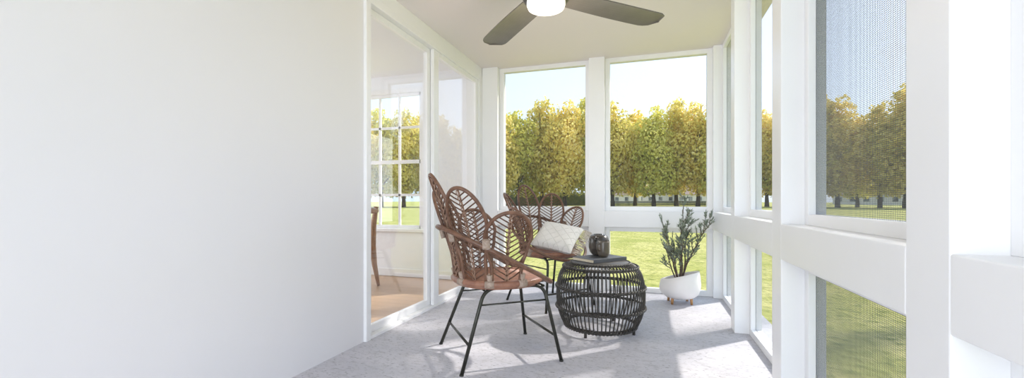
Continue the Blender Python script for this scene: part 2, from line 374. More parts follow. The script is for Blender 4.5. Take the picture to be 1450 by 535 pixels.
pB = sash('door_panel', -1.950, -1.915, 3.60, 4.64, 0.022, 2.424, (0.10, 0.02), door, 0.06)
h = MB(); h.box(-1.955, -1.938, 2.645, 2.665, 0.95, 1.15, 0.004); h.build('door_handle', M_TRIM, pA)

# ------------------------------------------------------------------ living room behind the glass
YI = 4.95; X0 = -6.0; ya = 0.2
struct(MB().box(X0 - 0.1, -2.02, ya - 0.1, YI + 0.12, -0.30, -0.004).build('floor_living_room', M_PLANK), 'warm oak board floor of the living room')
struct(MB().box(X0 - 0.1, -2.02, ya - 0.1, YI + 0.12, 2.66, 2.80).build('ceiling_living_room', M_INT), 'white ceiling of the living room')
wx0, wx1, wz0, wz1 = -4.10, -2.82, 0.63, 2.42
w = MB().box(X0, wx0, YI, YI + 0.12, 0, 2.66).box(wx1, -1.90, YI, YI + 0.12, 0, 2.66).box(wx0, wx1, YI, YI + 0.12, 0, wz0).box(wx0, wx1, YI, YI + 0.12, wz1, 2.66)
struct(w.build('wall_living_room_back', M_INT), 'pale living room wall with the divided-light window')
struct(MB().box(X0, -2.02, ya - 0.1, ya, 0, 2.66).build('wall_living_room_front', M_INT), 'near wall of the living room')
struct(MB().box(X0 - 0.1, X0, ya - 0.1, YI + 0.12, 0, 2.66).build('wall_living_room_left', M_INT), 'far left wall of the living room')
struct(MB().box(-2.07, -2.02, YE, 2.56, 0, 2.66).box(-2.07, -2.02, 2.56, 4.95, 2.486, 2.66).build('wall_living_room_right', M_INT), 'living room side of the porch wall')
struct(MB().box(X0, -2.08, YI - 0.016, YI - 0.001, 0, 0.10, 0.003).build('baseboard_back', M_TRIM), 'white baseboard below the living room window')
win = struct(empty('window_%d' % wi[0], ((wx0 + wx1) / 2, YI, 0)), 'white divided-light sash window of the living room')
hw = (wx1 - wx0) / 2
f = MB().box(-hw - 0.06, -hw, -0.02, 0.0, wz0 - 0.04, wz1 + 0.06, 0.003).box(hw, hw + 0.06, -0.02, 0.0, wz0 - 0.04, wz1 + 0.06, 0.003).box(-hw, hw, -0.02, 0, wz1, wz1 + 0.06, 0.003).box(-hw - 0.08, hw + 0.08, -0.045, 0.0, wz0 - 0.04, wz0, 0.004)
f.build('window_frame', M_TRIM, win)
mun = MB(); zm = 1.52
def bar(x0, x1, z0, z1, y0=0.02, y1=0.05): mun.box(x0, x1, y0, y1, z0, z1, 0.002)
bar(-hw, -hw + 0.035, wz0, wz1); bar(hw - 0.035, hw, wz0, wz1); bar(-hw, hw, wz0, wz0 + 0.045); bar(-hw, hw, wz1 - 0.04, wz1); bar(-hw, hw, zm - 0.03, zm + 0.02)
for k in (1, 2, 3):
    x = -hw + 0.035 + (2 * hw - 0.07) * k / 4; bar(x - 0.016, x + 0.016, wz0, wz1, 0.024, 0.046)
for z in ((wz0 + zm) / 2, (zm + wz1) / 2): bar(-hw, hw, z - 0.016, z + 0.016, 0.024, 0.046)
mun.build('muntin_grid', M_TRIM, win)
MB().box(-hw, hw, 0.033, 0.037, wz0, wz1).build('window_pane', M_GLASS, win)

# ------------------------------------------------------------------ petal chair
def petal_frame(L, tip, psi):
    base = Vector((0.272, 0, 0.505)); top = Vector((tip[0], 0, tip[1])); ax = (top - base)
    R = Matrix.Rotation(psi, 4, 'Z'); return R, base, ax
KN = [(0, 0.078), (0.2, 0.084), (0.45, 0.112), (0.62, 0.130)]
def halfw(t, sc=1.0):
    if t >= 0.62: return 0.130 * sc * sqrt(max(0.0, 1 - ((t - 0.62) / 0.38) ** 2.0))
    for (a, wa), (b, wb) in zip(KN, KN[1:]):
        if a <= t <= b:
            k = (t - a) / (b - a); k = k * k * (3 - 2 * k); return (wa + (wb - wa) * k) * sc
    return KN[0][1] * sc
def petal_chair(name):
    root = empty(name)
    # seat
    mb = MB().tube(circle(0.283, 0.50, 72), 0.021, 10, closed=True).tube(circle(0.268, 0.478, 72), 0.012, 8, closed=True)
    mb.build('seat_rim', M_SEAT, root)
    st = MB(); n = 23
    for k in range(n):
        y = -0.253 + 0.506 * k / (n - 1); c = sqrt(max(0.0, 0.272 ** 2 - y * y))
        pts = [(c * q, y, 0.505 - 0.014 * (1 - q * q) * (1 - (y / 0.27) ** 2)) for q in (-1, -0.5, 0, 0.5, 1)]
        st.tube(pts, 0.0095, 6)
    for x in (-0.15, 0.0, 0.15):
        c = sqrt(0.272 ** 2 - x * x); st.tube([(x, -c, 0.487), (x, 0, 0.478), (x, c, 0.487)], 0.009, 6)
    st.build('seat', M_SEAT, root)
    # petals
    tips = [(0.0, (0.45, 1.172), 0.96), (radians(41), (0.468, 1.082), 1.0), (radians(-41), (0.468, 1.082), 1.0), (radians(82), (0.42, 0.942), 1.08), (radians(-82), (0.42, 0.942), 1.08)]
    for (th, tip, sc) in tips:
        R, base, ax = petal_frame(1, tip, pi + th); L = ax.length
        def P(w_, t, off=0.0):
            nrm = Vector((ax.z, 0, -ax.x)).normalized()
            # slight cupping towards the sitter
            cup = -0.10 * w_ * w_ / 0.13
            return R @ (base + ax * t + Vector((0, w_, 0)) + nrm * (off + cup - 0.03 * sin(pi * min(1, t)) ))
        pts = []
        ts = [i / 14 * 0.62 for i in range(14)]
        for t in ts: pts.append(P(halfw(t, sc), t))
        for i in range(25):
            a = pi * i / 24; pts.append(P(0.130 * sc * cos(a), 0.62 + 0.38 * sin(a) * (1 - 0.011 / (0.38 * L))))
        for t in reversed(ts): pts.append(P(-halfw(t, sc), t))
        pet = MB().tube(pts, 0.0115, 8).build('petal', M_RATTAN, root)
        rb = MB(); step = 0.033 / L; t = 0.03
        while t < 0.93:
            for sgn in (-1, 1):
                w_ = 0.0; tt = t
                while tt < 0.998 and w_ < halfw(tt, sc) - 0.004: w_ += 0.003; tt += 0.003 * 0.62 / L
                if w_ > 0.012: rb.tube([P(0, t, 0), P(sgn * w_ * 0.5, (t + tt) / 2, 0.003), P(sgn * w_, tt, 0)], 0.0043, 5)
            t += step
        rb.build('ribs', M_RATTAN_RIB, pet)
        sp = MB(); nn = 64
        sp.tube([P(0, i / 20 * 0.975, -0.004) for i in range(21)], 0.0058, 6)
        for ph in (0, pi):
            sp.tube([P(0.0085 * 1.25 * sin(i * pi / 4 + ph), 0.02 + i / nn * 0.94, 0.006 + 0.003 * cos(i * pi / 2)) for i in range(nn + 1)], 0.0032, 5)
        sp.build('spine_lacing', M_LACE, pet)
    # arm rail: one hoop from the seat front, rising round the outside of the petals
    hp = []
    for k in range(72):
        a = 2 * pi * k / 72; x = -0.022 + 0.372 * cos(a); y = 0.352 * sin(a)
        hp.append((x, y, 0.645 - 0.192 * cos(a)))
    MB().tube(hp, 0.0145, 10, closed=True).build('arm_rail', M_RATTAN, root)
    # cane bindings: petal roots on the rim and where neighbours meet
    for th in (-102, -61.5, -20.5, 20.5, 61.5, 102):
        a = pi + radians(th); c = Vector((0.283 * cos(a), 0.283 * sin(a), 0.50)); t = Vector((-sin(a), cos(a), 0))
        MB().tube([c - t * 0.028, c + t * 0.028], 0.0245, 10).tube([c + Vector((-0.01 * cos(a), -0.01 * sin(a), 0.0)), c + Vector((0.008 * cos(a), 0.008 * sin(a), 0.062))], 0.019, 8).build('binding', M_BIND, root)
    for (th, t) in ((-61.5, 0.50), (-20.5, 0.45), (20.5, 0.45), (61.5, 0.50)):
        a = pi + radians(th); r_ = 0.272 + 0.18 * t + (0.035 if abs(th) > 40 else 0.012); z = 0.505 + 0.60 * t * (0.82 if abs(th) > 40 else 1.02)
        p = Vector((r_ * cos(a), r_ * sin(a), z)); d = Vector((0.28 * cos(a), 0.28 * sin(a), 1)).normalized()
        q = MB(); tn = Vector((-sin(a), cos(a), 0)); nr = tn.cross(d)
        ring = []
        for e in (-0.028, -0.014, 0.0, 0.014, 0.028):
            for k in range(12):
                b = 2 * pi * k / 12; ring.append(p + d * e + tn * (0.025 * cos(b) * (0.92 + 8 * e * e * 10)) + nr * 0.0145 * sin(b))
        fc = [(i * 12 + k, i * 12 + (k + 1) % 12, (i + 1) * 12 + (k + 1) % 12, (i + 1) * 12 + k) for i in range(4) for k in range(12)]
        q.add(ring, fc, True); q.f += [tuple(reversed(range(12))), tuple(range(48, 60))]; q.sm += [False, False]
        q.build('binding', M_BIND, root)
    # bent steel leg frames
    for sg in (-1, 1):
        yt = 0.205 * sg; yb = 0.292 * sg
        def leg_pts(sx, tx):
            foot = Vector((sx * 0.318, yb, 0.004)); top = Vector((tx, yt, 0.468)); return foot, top
        fA, tA = leg_pts(-1, -0.155); fB, tB = leg_pts(1, 0.235)
        def corner(f_, t_, o_):
            dn = (f_ - t_).normalized(); hz = (o_ - t_).normalized(); return [t_ + dn * 0.075 * (1 - q) ** 2 + hz * 0.075 * q ** 2 for q in [i / 8 for i in range(9)]]
        MB().tube([fA] + corner(fA, tA, tB) + list(reversed(corner(fB, tB, tA))) + [fB], 0.0115, 10).build('leg_frame', M_LEG, root)
        k = 0.80
        MB().tube([fA.lerp(tA, k), fB.lerp(tB, k)], 0.0055, 8).build('stretcher', M_LEG, root)
        for (f_, ) in ((fA,), (fB,)):
            MB().tube([f_ + Vector((0, 0, -0.004)), f_ + Vector((0, 0, 0.006))], 0.0135, 10).build('foot_cap', M_LEG, root)
    for (sx, tx) in ((-1, -0.155), (1, 0.235)):
        a = Vector((sx * 0.318, -0.292, 0)); b = Vector((tx, -0.205, 0.468)); p = a.lerp(b, 0.33); q = Vector((p.x, -p.y, p.z))
        MB().tube([p, q], 0.008, 8).build('stretcher', M_LEG, root)
        p = a.lerp(b, 0.985); q = Vector((p.x, -p.y, p.z)); MB().tube([p, q], 0.008, 8).build('stretcher', M_LEG, root)
    return root
chair = petal_chair('petal_chair')
chair.location = (-0.947, 2.665, 0); chair.rotation_euler = (0, 0, radians(38.5))
tag(chair, 'empty brown rattan petal-back chair in front, seen from its side, nearest the camera', 'chair', 'rattan petal chairs')
chair2 = copy_tree(chair); chair2.location = (-0.925, 4.13, 0); chair2.rotation_euler = (0, 0, radians(-39))
tag(chair2, 'brown rattan petal-back chair by the back screens holding the white pillow', 'chair', 'rattan petal chairs')

# ------------------------------------------------------------------ side table
tb = empty('side_table', (-0.358, 3.39, 0))
tag(tb, 'round black open-weave rattan drum side table holding book and pottery', 'table')
def prof(z):
    pts = [(0.035, 0.272), (0.08, 0.300), (0.19, 0.335), (0.345, 0.337), (0.43, 0.318), (0.485, 0.288), (0.512, 0.245), (0.520, 0.20)]
    if z <= pts[0][0]: return pts[0][1]
    for (a, ra), (b, rb_) in zip(pts, pts[1:]):
        if a <= z <= b: return ra + (rb_ - ra) * (z - a) / (b - a)
    return pts[-1][1]
zz = [0.035, 0.055, 0.08, 0.115, 0.15, 0.19, 0.24, 0.29, 0.345, 0.39, 0.43, 0.46, 0.485, 0.50, 0.512, 0.520]
def smooth(path, it=2):
    for _ in range(it): path = [path[0]] + [(path[i - 1] + path[i] * 2 + path[i + 1]) / 4 for i in range(1, len(path) - 1)] + [path[-1]]
    return path
sp = MB(); NS = 66
for k in range(NS):
    a = 2 * pi * k / NS; path = smooth([Vector((prof(z) * cos(a), prof(z) * sin(a), z)) for z in zz]) + [Vector((0.05 * cos(a), 0.05 * sin(a), 0.523))]
    sp.tube(path, 0.0052, 6)
sp.build('basket_rods', M_BLACK, tb)
def twist_ring(r, z, name, amp=0.006, rad=0.006):
    q = MB()
    for ph in (0, pi):
        n = 264
        q.tube([((r + amp * cos(NS * 0.5 * 2 * pi * k / n * 1.0 + ph)) * cos(2 * pi * k / n), (r + amp * cos(NS * 0.5 * 2 * pi * k / n + ph)) * sin(2 * pi * k / n), z + amp * sin(NS * 0.5 * 2 * pi * k / n + ph)) for k in range(n)], rad, 6, closed=True)
    return q.build(name, M_BLACK, tb)
twist_ring(0.274, 0.040, 'base_ring'); twist_ring(0.336, 0.185, 'woven_ring', 0.0075, 0.0065); twist_ring(0.337, 0.340, 'woven_ring', 0.0075, 0.0065)
twist_ring(0.283, 0.492, 'top_ring', 0.007, 0.0065); twist_ring(0.225, 0.520, 'top_ring', 0.0055, 0.0055)
MB().tube(circle(0.262, 0.052, 72), 0.008, 8, closed=True).build('inner_hoop', M_BLACK, tb)
MB().lathe([(0.0, 0.517), (0.218, 0.517), (0.222, 0.522), (0.218, 0.527), (0.0, 0.527)], 48).build('table_top', M_BLACK, tb)
for a in (45, 135, 225, 315):
    x = 0.268 * cos(radians(a - 62)); y = 0.268 * sin(radians(a - 62))
    MB().tube([(x, y, 0.0), (x, y, 0.052)], 0.011, 8).build('leg', M_BLACK, tb)

# book on the table
bc = Vector((-0.372, 3.459)); bang = math.atan2(0.275, 0.224)
bk = empty('book', (bc.x, bc.y, 0.5275), bang); tag(bk, 'large slate-grey hardcover book lying on the black rattan table', 'book')
MB().box(-0.178, 0.178, -0.120, 0.120, 0.0, 0.0035, 0.001).box(-0.178, 0.178, -0.120, 0.120, 0.0235, 0.027, 0.001).box(-0.178, 0.178, -0.124, -0.119, 0.0, 0.027, 0.001).build('cover', M_COVER, bk)
MB().box(-0.174, 0.174, -0.118, 0.116, 0.0036, 0.0234).build('page_block', M_PAGE, bk)
TZ = 0.5275 + 0.0272
def at(px, depth, z=0.0):
    u = (px - 725) / 606.0; s_, c_ = sin(YAW), cos(YAW); return Vector((depth * (-s_ + u * c_), depth * (c_ + u * s_), z))
p = at(848, 3.52, TZ)
jug = empty('jug', p, radians(-100)); tag(jug, 'larger round black glazed jug standing on the book behind the mug', 'jug')
MB().lathe([(0.0, 0.0), (0.045, 0.0), (0.058, 0.006), (0.074, 0.028), (0.082, 0.06), (0.083, 0.105), (0.079, 0.135), (0.067, 0.157), (0.052, 0.166), (0.047, 0.166), (0.045, 0.160), (0.0, 0.158)], 48).build('body', M_POTTERY, jug)
MB().lathe([(0.0, 0.161), (0.042, 0.161), (0.044, 0.166), (0.040, 0.172), (0.0, 0.174)], 32).build('lid', M_POTTERY, jug)
MB().tube([(0.070, 0, 0.148), (0.092, 0, 0.153), (0.106, 0, 0.144), (0.108, 0, 0.131), (0.098, 0, 0.121), (0.078, 0, 0.122)], 0.0065, 8).build('handle', M_POTTERY, jug)
p = at(854.5, 3.385, TZ)
mug = empty('mug', p, radians(-128)); tag(mug, 'small black glazed mug standing on the book in front of the jug', 'mug')
MB().lathe([(0.0, 0.0), (0.024, 0.0), (0.034, 0.005), (0.043, 0.018), (0.0465, 0.036), (0.047, 0.12), (0.0455, 0.124), (0.044, 0.12), (0.0435, 0.04), (0.030, 0.012), (0.0, 0.010)], 40).build('body', M_MUG, mug)
MB().tube([(0.044, 0, 0.108), (0.060, 0, 0.108), (0.069, 0, 0.097), (0.070, 0, 0.068), (0.062, 0, 0.055), (0.044, 0, 0.052)], 0.0052, 8).build('handle', M_MUG, mug)

# ------------------------------------------------------------------ throw pillow on the back chair
def pillow_mesh(w, h, t, n=28):
    mb = MB(); v = []; f = []
    for side in (1, -1):
        for i in range(n + 1):
            for j in range(n + 1):
                a = -1 + 2 * i / n; b = -1 + 2 * j / n
                e = max(0.0, (1 - a ** 4) * (1 - b ** 4)) ** 0.42
                pin = 1 - 0.07 * (1 - a * a) * abs(b) ** 2 * 1.0; pin2 = 1 - 0.07 * (1 - b * b) * abs(a) ** 2
                v.append((a * w / 2 * pin2, b * h / 2 * pin, side * t / 2 * e * (1 + 0.05 * sin(5 * a + 3 * b))))
    m_ = (n + 1) ** 2
    for sd in (0, 1):
        for i in range(n):
            for j in range(n):
                q = [sd * m_ + i * (n + 1) + j, sd * m_ + (i + 1) * (n + 1) + j, sd * m_ + (i + 1) * (n + 1) + j + 1, sd * m_ + i * (n + 1) + j + 1]
                f.append(tuple(q) if sd == 0 else tuple(reversed(q)))
    mb.add(v, f, True); return mb
PX = Vector((0.99, 0.12, 0)).normalized()           # along the bottom edge
BACK = Vector((-0.12, 0.99, 0)).normalized()
pil = empty('throw_pillow'); tag(pil, 'cream woven pillow with tassels along one edge on the rattan chair', 'pillow')
tilt = radians(33)
UPV = BACK * cos(tilt) + Vector((0, 0, 1)) * sin(tilt); NV = PX.cross(UPV)
Mp = Matrix((( PX.x, UPV.x, NV.x, 0), (PX.y, UPV.y, NV.y, 0), (PX.z, UPV.z, NV.z, 0), (0, 0, 0, 1)))
pil.matrix_world = Matrix.Translation(Vector((-0.83, 4.03, 0.652))) @ Mp @ Matrix.Rotation(radians(-17), 4, 'Z')
pillow_mesh(0.41, 0.38, 0.13).build('cushion', M_CUSHION, pil)
ts_ = MB()
for k in range(17):
    y = -0.175 + 0.35 * k / 16
    for q in range(4):
        a = random.uniform(-0.012, 0.012); x0 = 0.200
        ts_.tube([(x0, y + random.uniform(-0.004, 0.004), 0), (x0 + 0.03, y + a * 0.4, 0.002 * q), (x0 + 0.085 + random.uniform(-0.008, 0.008), y + a, -0.015 - 0.003 * q)], [0.0025, 0.0034, 0.0022], 5)
ts_.build('tassels', M_TASSEL, pil)

# ------------------------------------------------------------------ planter with olive plant
pl = empty('planter', (0.295, 4.50, 0), radians(10)); tag(pl, 'white ceramic planter with slanted rim on short wooden legs', 'planter')
BZ = 0.046
def slant(p):
    k = max(0.0, (p.z - 0.10) / 0.17); return (p.x, p.y, p.z + k * (0.25 * p.x - 0.13 * p.y))
pr = [(0.0, BZ), (0.09, BZ), (0.135, BZ + 0.016), (0.170, BZ + 0.048), (0.189, BZ + 0.09), (0.192, BZ + 0.125), (0.187, BZ + 0.175), (0.178, BZ + 0.222), (0.174, BZ + 0.225), (0.170, BZ + 0.220), (0.174, BZ + 0.16), (0.174, BZ + 0.12), (0.0, BZ + 0.11)]
MB().lathe(pr, 56, warp=slant).build('pot', M_PLANTER, pl)
MB().lathe([(0.0, BZ + 0.165), (0.178, BZ + 0.165), (0.176, BZ + 0.175), (0.10, BZ + 0.186), (0.0, BZ + 0.190)], 40, warp=slant).build('soil', M_SOIL, pl)
for (x, y) in ((-0.085, -0.075), (0.085, -0.075), (-0.085, 0.075), (0.085, 0.075)):
    MB().tube([(x * 1.06, y * 1.06, 0.0), (x, y, 0.085)], [0.012, 0.015], 12).build('leg', M_LEGWOOD, pl)
ol = empty('olive_plant', (0.295, 4.50, BZ + 0.17)); tag(ol, 'small olive shrub with grey-green narrow leaves growing in the white planter', 'plant')
rnd = random.Random(11)
st = MB(); lf = MB()
def leaf(p, d, L, w_):
    d = d.normalized(); sd = d.cross(Vector((rnd.uniform(-1, 1), rnd.uniform(-1, 1), rnd.uniform(-1, 1)))).normalized(); up = d.cross(sd)
    a = [p, p + d * L * 0.3 + sd * w_, p + d * L * 0.7 + sd * w_ * 0.8 + up * L * 0.04, p + d * L, p + d * L * 0.7 - sd * w_ * 0.8 + up * L * 0.04, p + d * L * 0.3 - sd * w_, p + d * L * 0.5 + up * L * 0.0 - up * 0.002]
    lf.add(a, [(0, 1, 6), (1, 2, 6), (2, 3, 6), (3, 4, 6), (4, 5, 6), (5, 0, 6)], True)
def branch(p, d, L, r, lev):
    n = max(5, int(L / 0.03)); pts = [p.copy()]; q = p.copy(); dd = d.normalized()
    for i in range(n):
        dd = (dd + Vector((rnd.uniform(-1, 1), rnd.uniform(-1, 1), rnd.uniform(-0.4, 0.9))) * 0.13).normalized(); q = q + dd * L / n; pts.append(q.copy())
        f_ = (i + 1) / n
        if lev < 2 and f_ > (0.28 if lev == 0 else 0.2) and rnd.random() < (0.72 if lev == 0 else 0.4):
            s_ = (dd + Vector((rnd.uniform(-1, 1), rnd.uniform(-1, 1), rnd.uniform(-0.2, 0.6))) * 0.95).normalized()
            branch(q, s_, L * rnd.uniform(0.18, 0.34) * (1.1 - 0.4 * f_) if lev == 0 else L * 0.4, r * 0.5, lev + 1)
        if lev > 0 or f_ > 0.36:
            for _ in range(2):
                s_ = (dd * 0.9 + Vector((rnd.uniform(-1, 1), rnd.uniform(-1, 1), rnd.uniform(-0.5, 0.9))) * 0.8)
                leaf(q, s_, rnd.uniform(0.026, 0.044), rnd.uniform(0.0038, 0.0058))
    leaf(q, dd, 0.045, 0.005)
    st.tube(pts, [r * (1 - 0.7 * i / n) for i in range(n + 1)], 6)
for (x, y, dx, dy, L, r) in ((0.01, 0, 0.16, 0.02, 0.66, 0.010), (-0.015, 0.01, -0.20, 0.05, 0.54, 0.010), (-0.03, -0.01, -0.62, 0.0, 0.42, 0.007), (0.03, 0.01, 0.20, 0.12, 0.44, 0.009), (0.0, 0.02, 0.0, 0.18, 0.50, 0.007), (0.01, -0.02, 0.10, -0.15, 0.42, 0.008), (-0.01, -0.02, -0.26, -0.15, 0.34, 0.007), (0.02, 0.0, 0.12, -0.05, 0.62, 0.009)):
    branch(Vector((x, y, 0.0)), Vector((dx, dy, 1)), L, r, 0)
st.build('stems', M_STEM, ol); lf.build('leaves', M_LEAF, ol)

# ------------------------------------------------------------------ ceiling fan
FZ = 2.30
fan = empty('ceiling_fan', (-0.62, 2.66, H)); tag(fan, 'dark four-blade ceiling fan with lit round opal lamp below the hub', 'fan')
zf = FZ - H
MB().lathe([(0.0, 0.0), (0.075, 0.0), (0.075, -0.03), (0.05, -0.06), (0.018, -0.07), (0.018, zf + 0.10)], 32).build('canopy', M_FANMETAL, fan)
MB().lathe([(0.018, zf + 0.10), (0.09, zf + 0.085), (0.145, zf + 0.045), (0.150, zf - 0.015), (0.138, zf - 0.032), (0.0, zf - 0.032)], 48).build('motor_housing', M_FANMETAL, fan)
MB().lathe([(0.122, zf - 0.03), (0.123, zf - 0.058), (0.114, zf - 0.078), (0.082, zf - 0.090), (0.0, zf - 0.095)], 48).build('lamp_bowl', M_BOWL, fan)
def blade_mesh():
    mb = MB(); n = 24; v = []; f = []
    for side in (0.004, -0.004):
        for i in range(n + 1):
            t = i / n; x = 0.12 + (0.94 - 0.12) * t
            lead = 0.085 + 0.012 * sin(pi * t); trail = -0.095 - 0.03 * t
            if t > 0.86:
                k = (t - 0.86) / 0.14; lead *= sqrt(max(0.0, 1 - k ** 2.4)) ; lead -= 0.02 * k * k; trail *= sqrt(max(0, 1 - k ** 3.5)) * 0.98 + 0.02
            for j in range(9):
                q = j / 8; y = trail + (lead - trail) * q
                v.append((x, y, side - 0.03 * y + 0.010 * (1 - (2 * q - 1) ** 2) - 0.01 * t))
    W = 9; m_ = (n + 1) * W
    for i in range(n):
        for j in range(8):
            q = (i * W + j, (i + 1) * W + j, (i + 1) * W + j + 1, i * W + j + 1); f.append(q); f.append(tuple(m_ + k for k in reversed(q)))
    bd = [i * W for i in range(n + 1)] + [n * W + j for j in range(1, W)] + [i * W + 8 for i in range(n - 1, -1, -1)] + [j for j in range(7, 0, -1)]
    for a, b in zip(bd, bd[1:] + bd[:1]): f.append((a, m_ + a, m_ + b, b))
    mb.add(v, f, False); return mb
for k, a in enumerate((43.5, 133.5, 223.5, 313.5)):
    b = blade_mesh().build('blade', M_FAN, fan); b.location = (0, 0, zf + 0.012); b.rotation_euler = (0, 0, radians(a))
fl = D.lights.new('fan_lamp_light', 'POINT'); fl.energy = 8; fl.color = (1.0, 0.88, 0.72); fl.shadow_soft_size = 0.12
flo = D.objects.new('fan_lamp_light', fl); COL.objects.link(flo); flo.location = (-0.62, 2.66, FZ - 0.28)

# ------------------------------------------------------------------ wooden dining chair in the living room
dc = empty('dining_chair', (-3.30, 4.10, 0), radians(188)); tag(dc, 'light oak dining chair inside the living room, mostly hidden behind the door jamb', 'chair')
MB().box(-0.22, 0.23, -0.23, 0.23, 0.435, 0.465, 0.010).build('seat', M_CHAIRWOOD, dc)
for sy in (-1, 1):
    MB().tube([(-0.30, sy * 0.19, 0.0), (-0.245, sy * 0.20, 0.24), (-0.215, sy * 0.205, 0.46), (-0.225, sy * 0.205, 0.70), (-0.265, sy * 0.20, 0.93)], [0.018, 0.030, 0.040, 0.036, 0.026], 10).build('leg', M_CHAIRWOOD, dc)
    MB().tube([(0.225, sy * 0.215, 0.0), (0.205, sy * 0.20, 0.445)], [0.013, 0.020], 10).build('leg', M_CHAIRWOOD, dc)
MB().tube([(-0.262, -0.21, 0.88), (-0.285, -0.1, 0.885), (-0.292, 0, 0.887), (-0.285, 0.1, 0.885), (-0.262, 0.21, 0.88)], [0.03, 0.034, 0.035, 0.034, 0.03], 10).build('backrest', M_CHAIRWOOD, dc)
for yy in (-0.19, 0.19): MB().box(-0.205, 0.205, yy - 0.01, yy + 0.01, 0.385, 0.436, 0.003).build('seat_rail', M_CHAIRWOOD, dc)

# ------------------------------------------------------------------ outdoors
GZ = -0.38
g = MB(); N = 60
gv = []; gf = []
for i in range(N + 1):
    for j in range(N + 1):
        x = -220 + 440 * i / N; y = -60 + 300 * j / N; d_ = math.hypot(x, y)
        z = GZ + (0.12 * sin(x * 0.05 + 1) + 0.12 * sin(y * 0.043)) * min(1, d_ / 60) + max(0.0, (d_ - 60)) * 0.004
        gv.append((x, y, z))
for i in range(N):
    for j in range(N): gf.append((i * (N + 1) + j, (i + 1) * (N + 1) + j, (i + 1) * (N + 1) + j + 1, i * (N + 1) + j + 1))
g.add(gv, gf, True); struct(g.build('ground_lawn', M_LAWN), 'broad sunlit yellow-green lawn outside the porch')
def gz(x, y):
    d_ = math.hypot(x, y); return GZ + (0.12 * sin(x * 0.05 + 1) + 0.12 * sin(y * 0.043)) * min(1, d_ / 60) + max(0.0, (d_ - 60)) * 0.004

def crown_mesh(seed, Ht, W, nleaf, size, base=2.1, sparse=0.0):
    r = random.Random(seed); mb = MB(); blobs = []
    for k in range(34):
        t = (k + r.uniform(0, 1)) / 34; zc = base + 0.8 + (Ht - base - 2.0) * t; env = W * (0.62 + 0.5 * sin(pi * min(1, t * 0.85 + 0.12))) * (1 - 0.42 * max(0, t - 0.62) / 0.38)
        a = r.uniform(0, 2 * pi); rr = env * 0.55 * sqrt(r.random()); rad = env * r.uniform(0.34, 0.52)
        blobs.append((Vector((rr * cos(a), rr * sin(a), zc)), rad, rad * r.uniform(0.8, 1.25)))
    tot = sum(b[1] ** 2 for b in blobs); v = []; f = []
    for (c, ra, rz_) in blobs:
        for _ in range(int(nleaf * ra * ra / tot)):
            d = Vector((r.gauss(0, 1), r.gauss(0, 1), r.gauss(0, 1))).normalized(); k = r.uniform(0.55, 1.08) ** 0.6
            p = c + Vector((d.x * ra, d.y * ra, d.z * rz_)) * k
            if p.z < base - 0.3 + r.random() * 0.8: continue
            nn = (d + Vector((r.gauss(0, 1), r.gauss(0, 1), r.gauss(0, 1))) * 0.75).normalized(); t1 = nn.orthogonal().normalized(); t2 = nn.cross(t1); q = r.uniform(0, pi)
            e1 = (t1 * cos(q) + t2 * sin(q)) * size * r.uniform(0.6, 1.25); e2 = (t2 * cos(q) - t1 * sin(q)) * size * r.uniform(0.4, 0.9)
            i = len(v); v += [p - e1, p - e2 * 0.8, p + e1, p + e2]; f.append((i, i + 1, i + 2, i + 3))
    mb.add(v, f, False); return mb
def trunk_mesh(seed, Ht):
    r = random.Random(seed); mb = MB(); pts = [(0, 0, -0.3)]; x = y = 0
    for k in range(1, 9): x += r.uniform(-0.12, 0.12); y += r.uniform(-0.12, 0.12); pts.append((x, y, Ht * 0.8 * k / 8))
    mb.tube(pts, [0.42 * (1 - 0.85 * k / 8) + (0.12 if k == 0 else 0) for k in range(9)], 8)
    for k in range(9):
        i = r.randint(2, 6); a = r.uniform(0, 2 * pi); L = r.uniform(2, 4); p = Vector(pts[i])
        mb.tube([p, p + Vector((cos(a) * L * 0.5, sin(a) * L * 0.5, L * 0.5)), p + Vector((cos(a) * L, sin(a) * L, L * 1.1))], [0.14, 0.09, 0.04], 5)
    return mb
KINDS = []
for k in range(6):
    t = empty('tree'); Ht = 20.5
    crown_mesh(100 + k, Ht, 6.2, 8500, 0.36).build('crown', M_CROWNS[k % 3], t); trunk_mesh(200 + k, Ht).build('trunk', M_BARK, t); KINDS.append(t)
used = set()
def put_tree(k, px, depth, s, label, zs=1.0, lift=0.0):
    t = KINDS[k] if k not in used else copy_tree(KINDS[k]); used.add(k)
    p = at(px, depth); t.location = (p.x, p.y, gz(p.x, p.y)); t.rotation_euler = (0, 0, rnd.uniform(0, 6.28)); t.scale = (s, s, s * zs)
    tag(t, label, 'tree', 'trees beyond the lawn'); return t
row = [(505, 92, .95), (540, 96, 1.0), (572, 90, .93), (606, 97, 1.0), (640, 93, .95), (674, 97, 1.0), (704, 94, .98), (733, 98, 1.0), (768, 100, 1.13), (800, 96, 1.05), (833, 99, 1.14), (868, 95, 1.03), (899, 101, 1.0), (926, 94, .98),
       (958, 96, 1.08), (988, 92, 1.0), (1020, 90, .98), (1052, 88, .92), (1086, 86, .86), (1120, 84, .88), (1152, 80, .98), (1186, 78, .90), (1214, 82, .72), (1246, 74, .80), (1282, 72, .92), (1320, 70, .95), (1362, 68, .95)]
ORD = ['first', 'second', 'third', 'fourth', 'fifth', 'sixth', 'seventh', 'eighth', 'ninth', 'tenth', 'eleventh', 'twelfth']
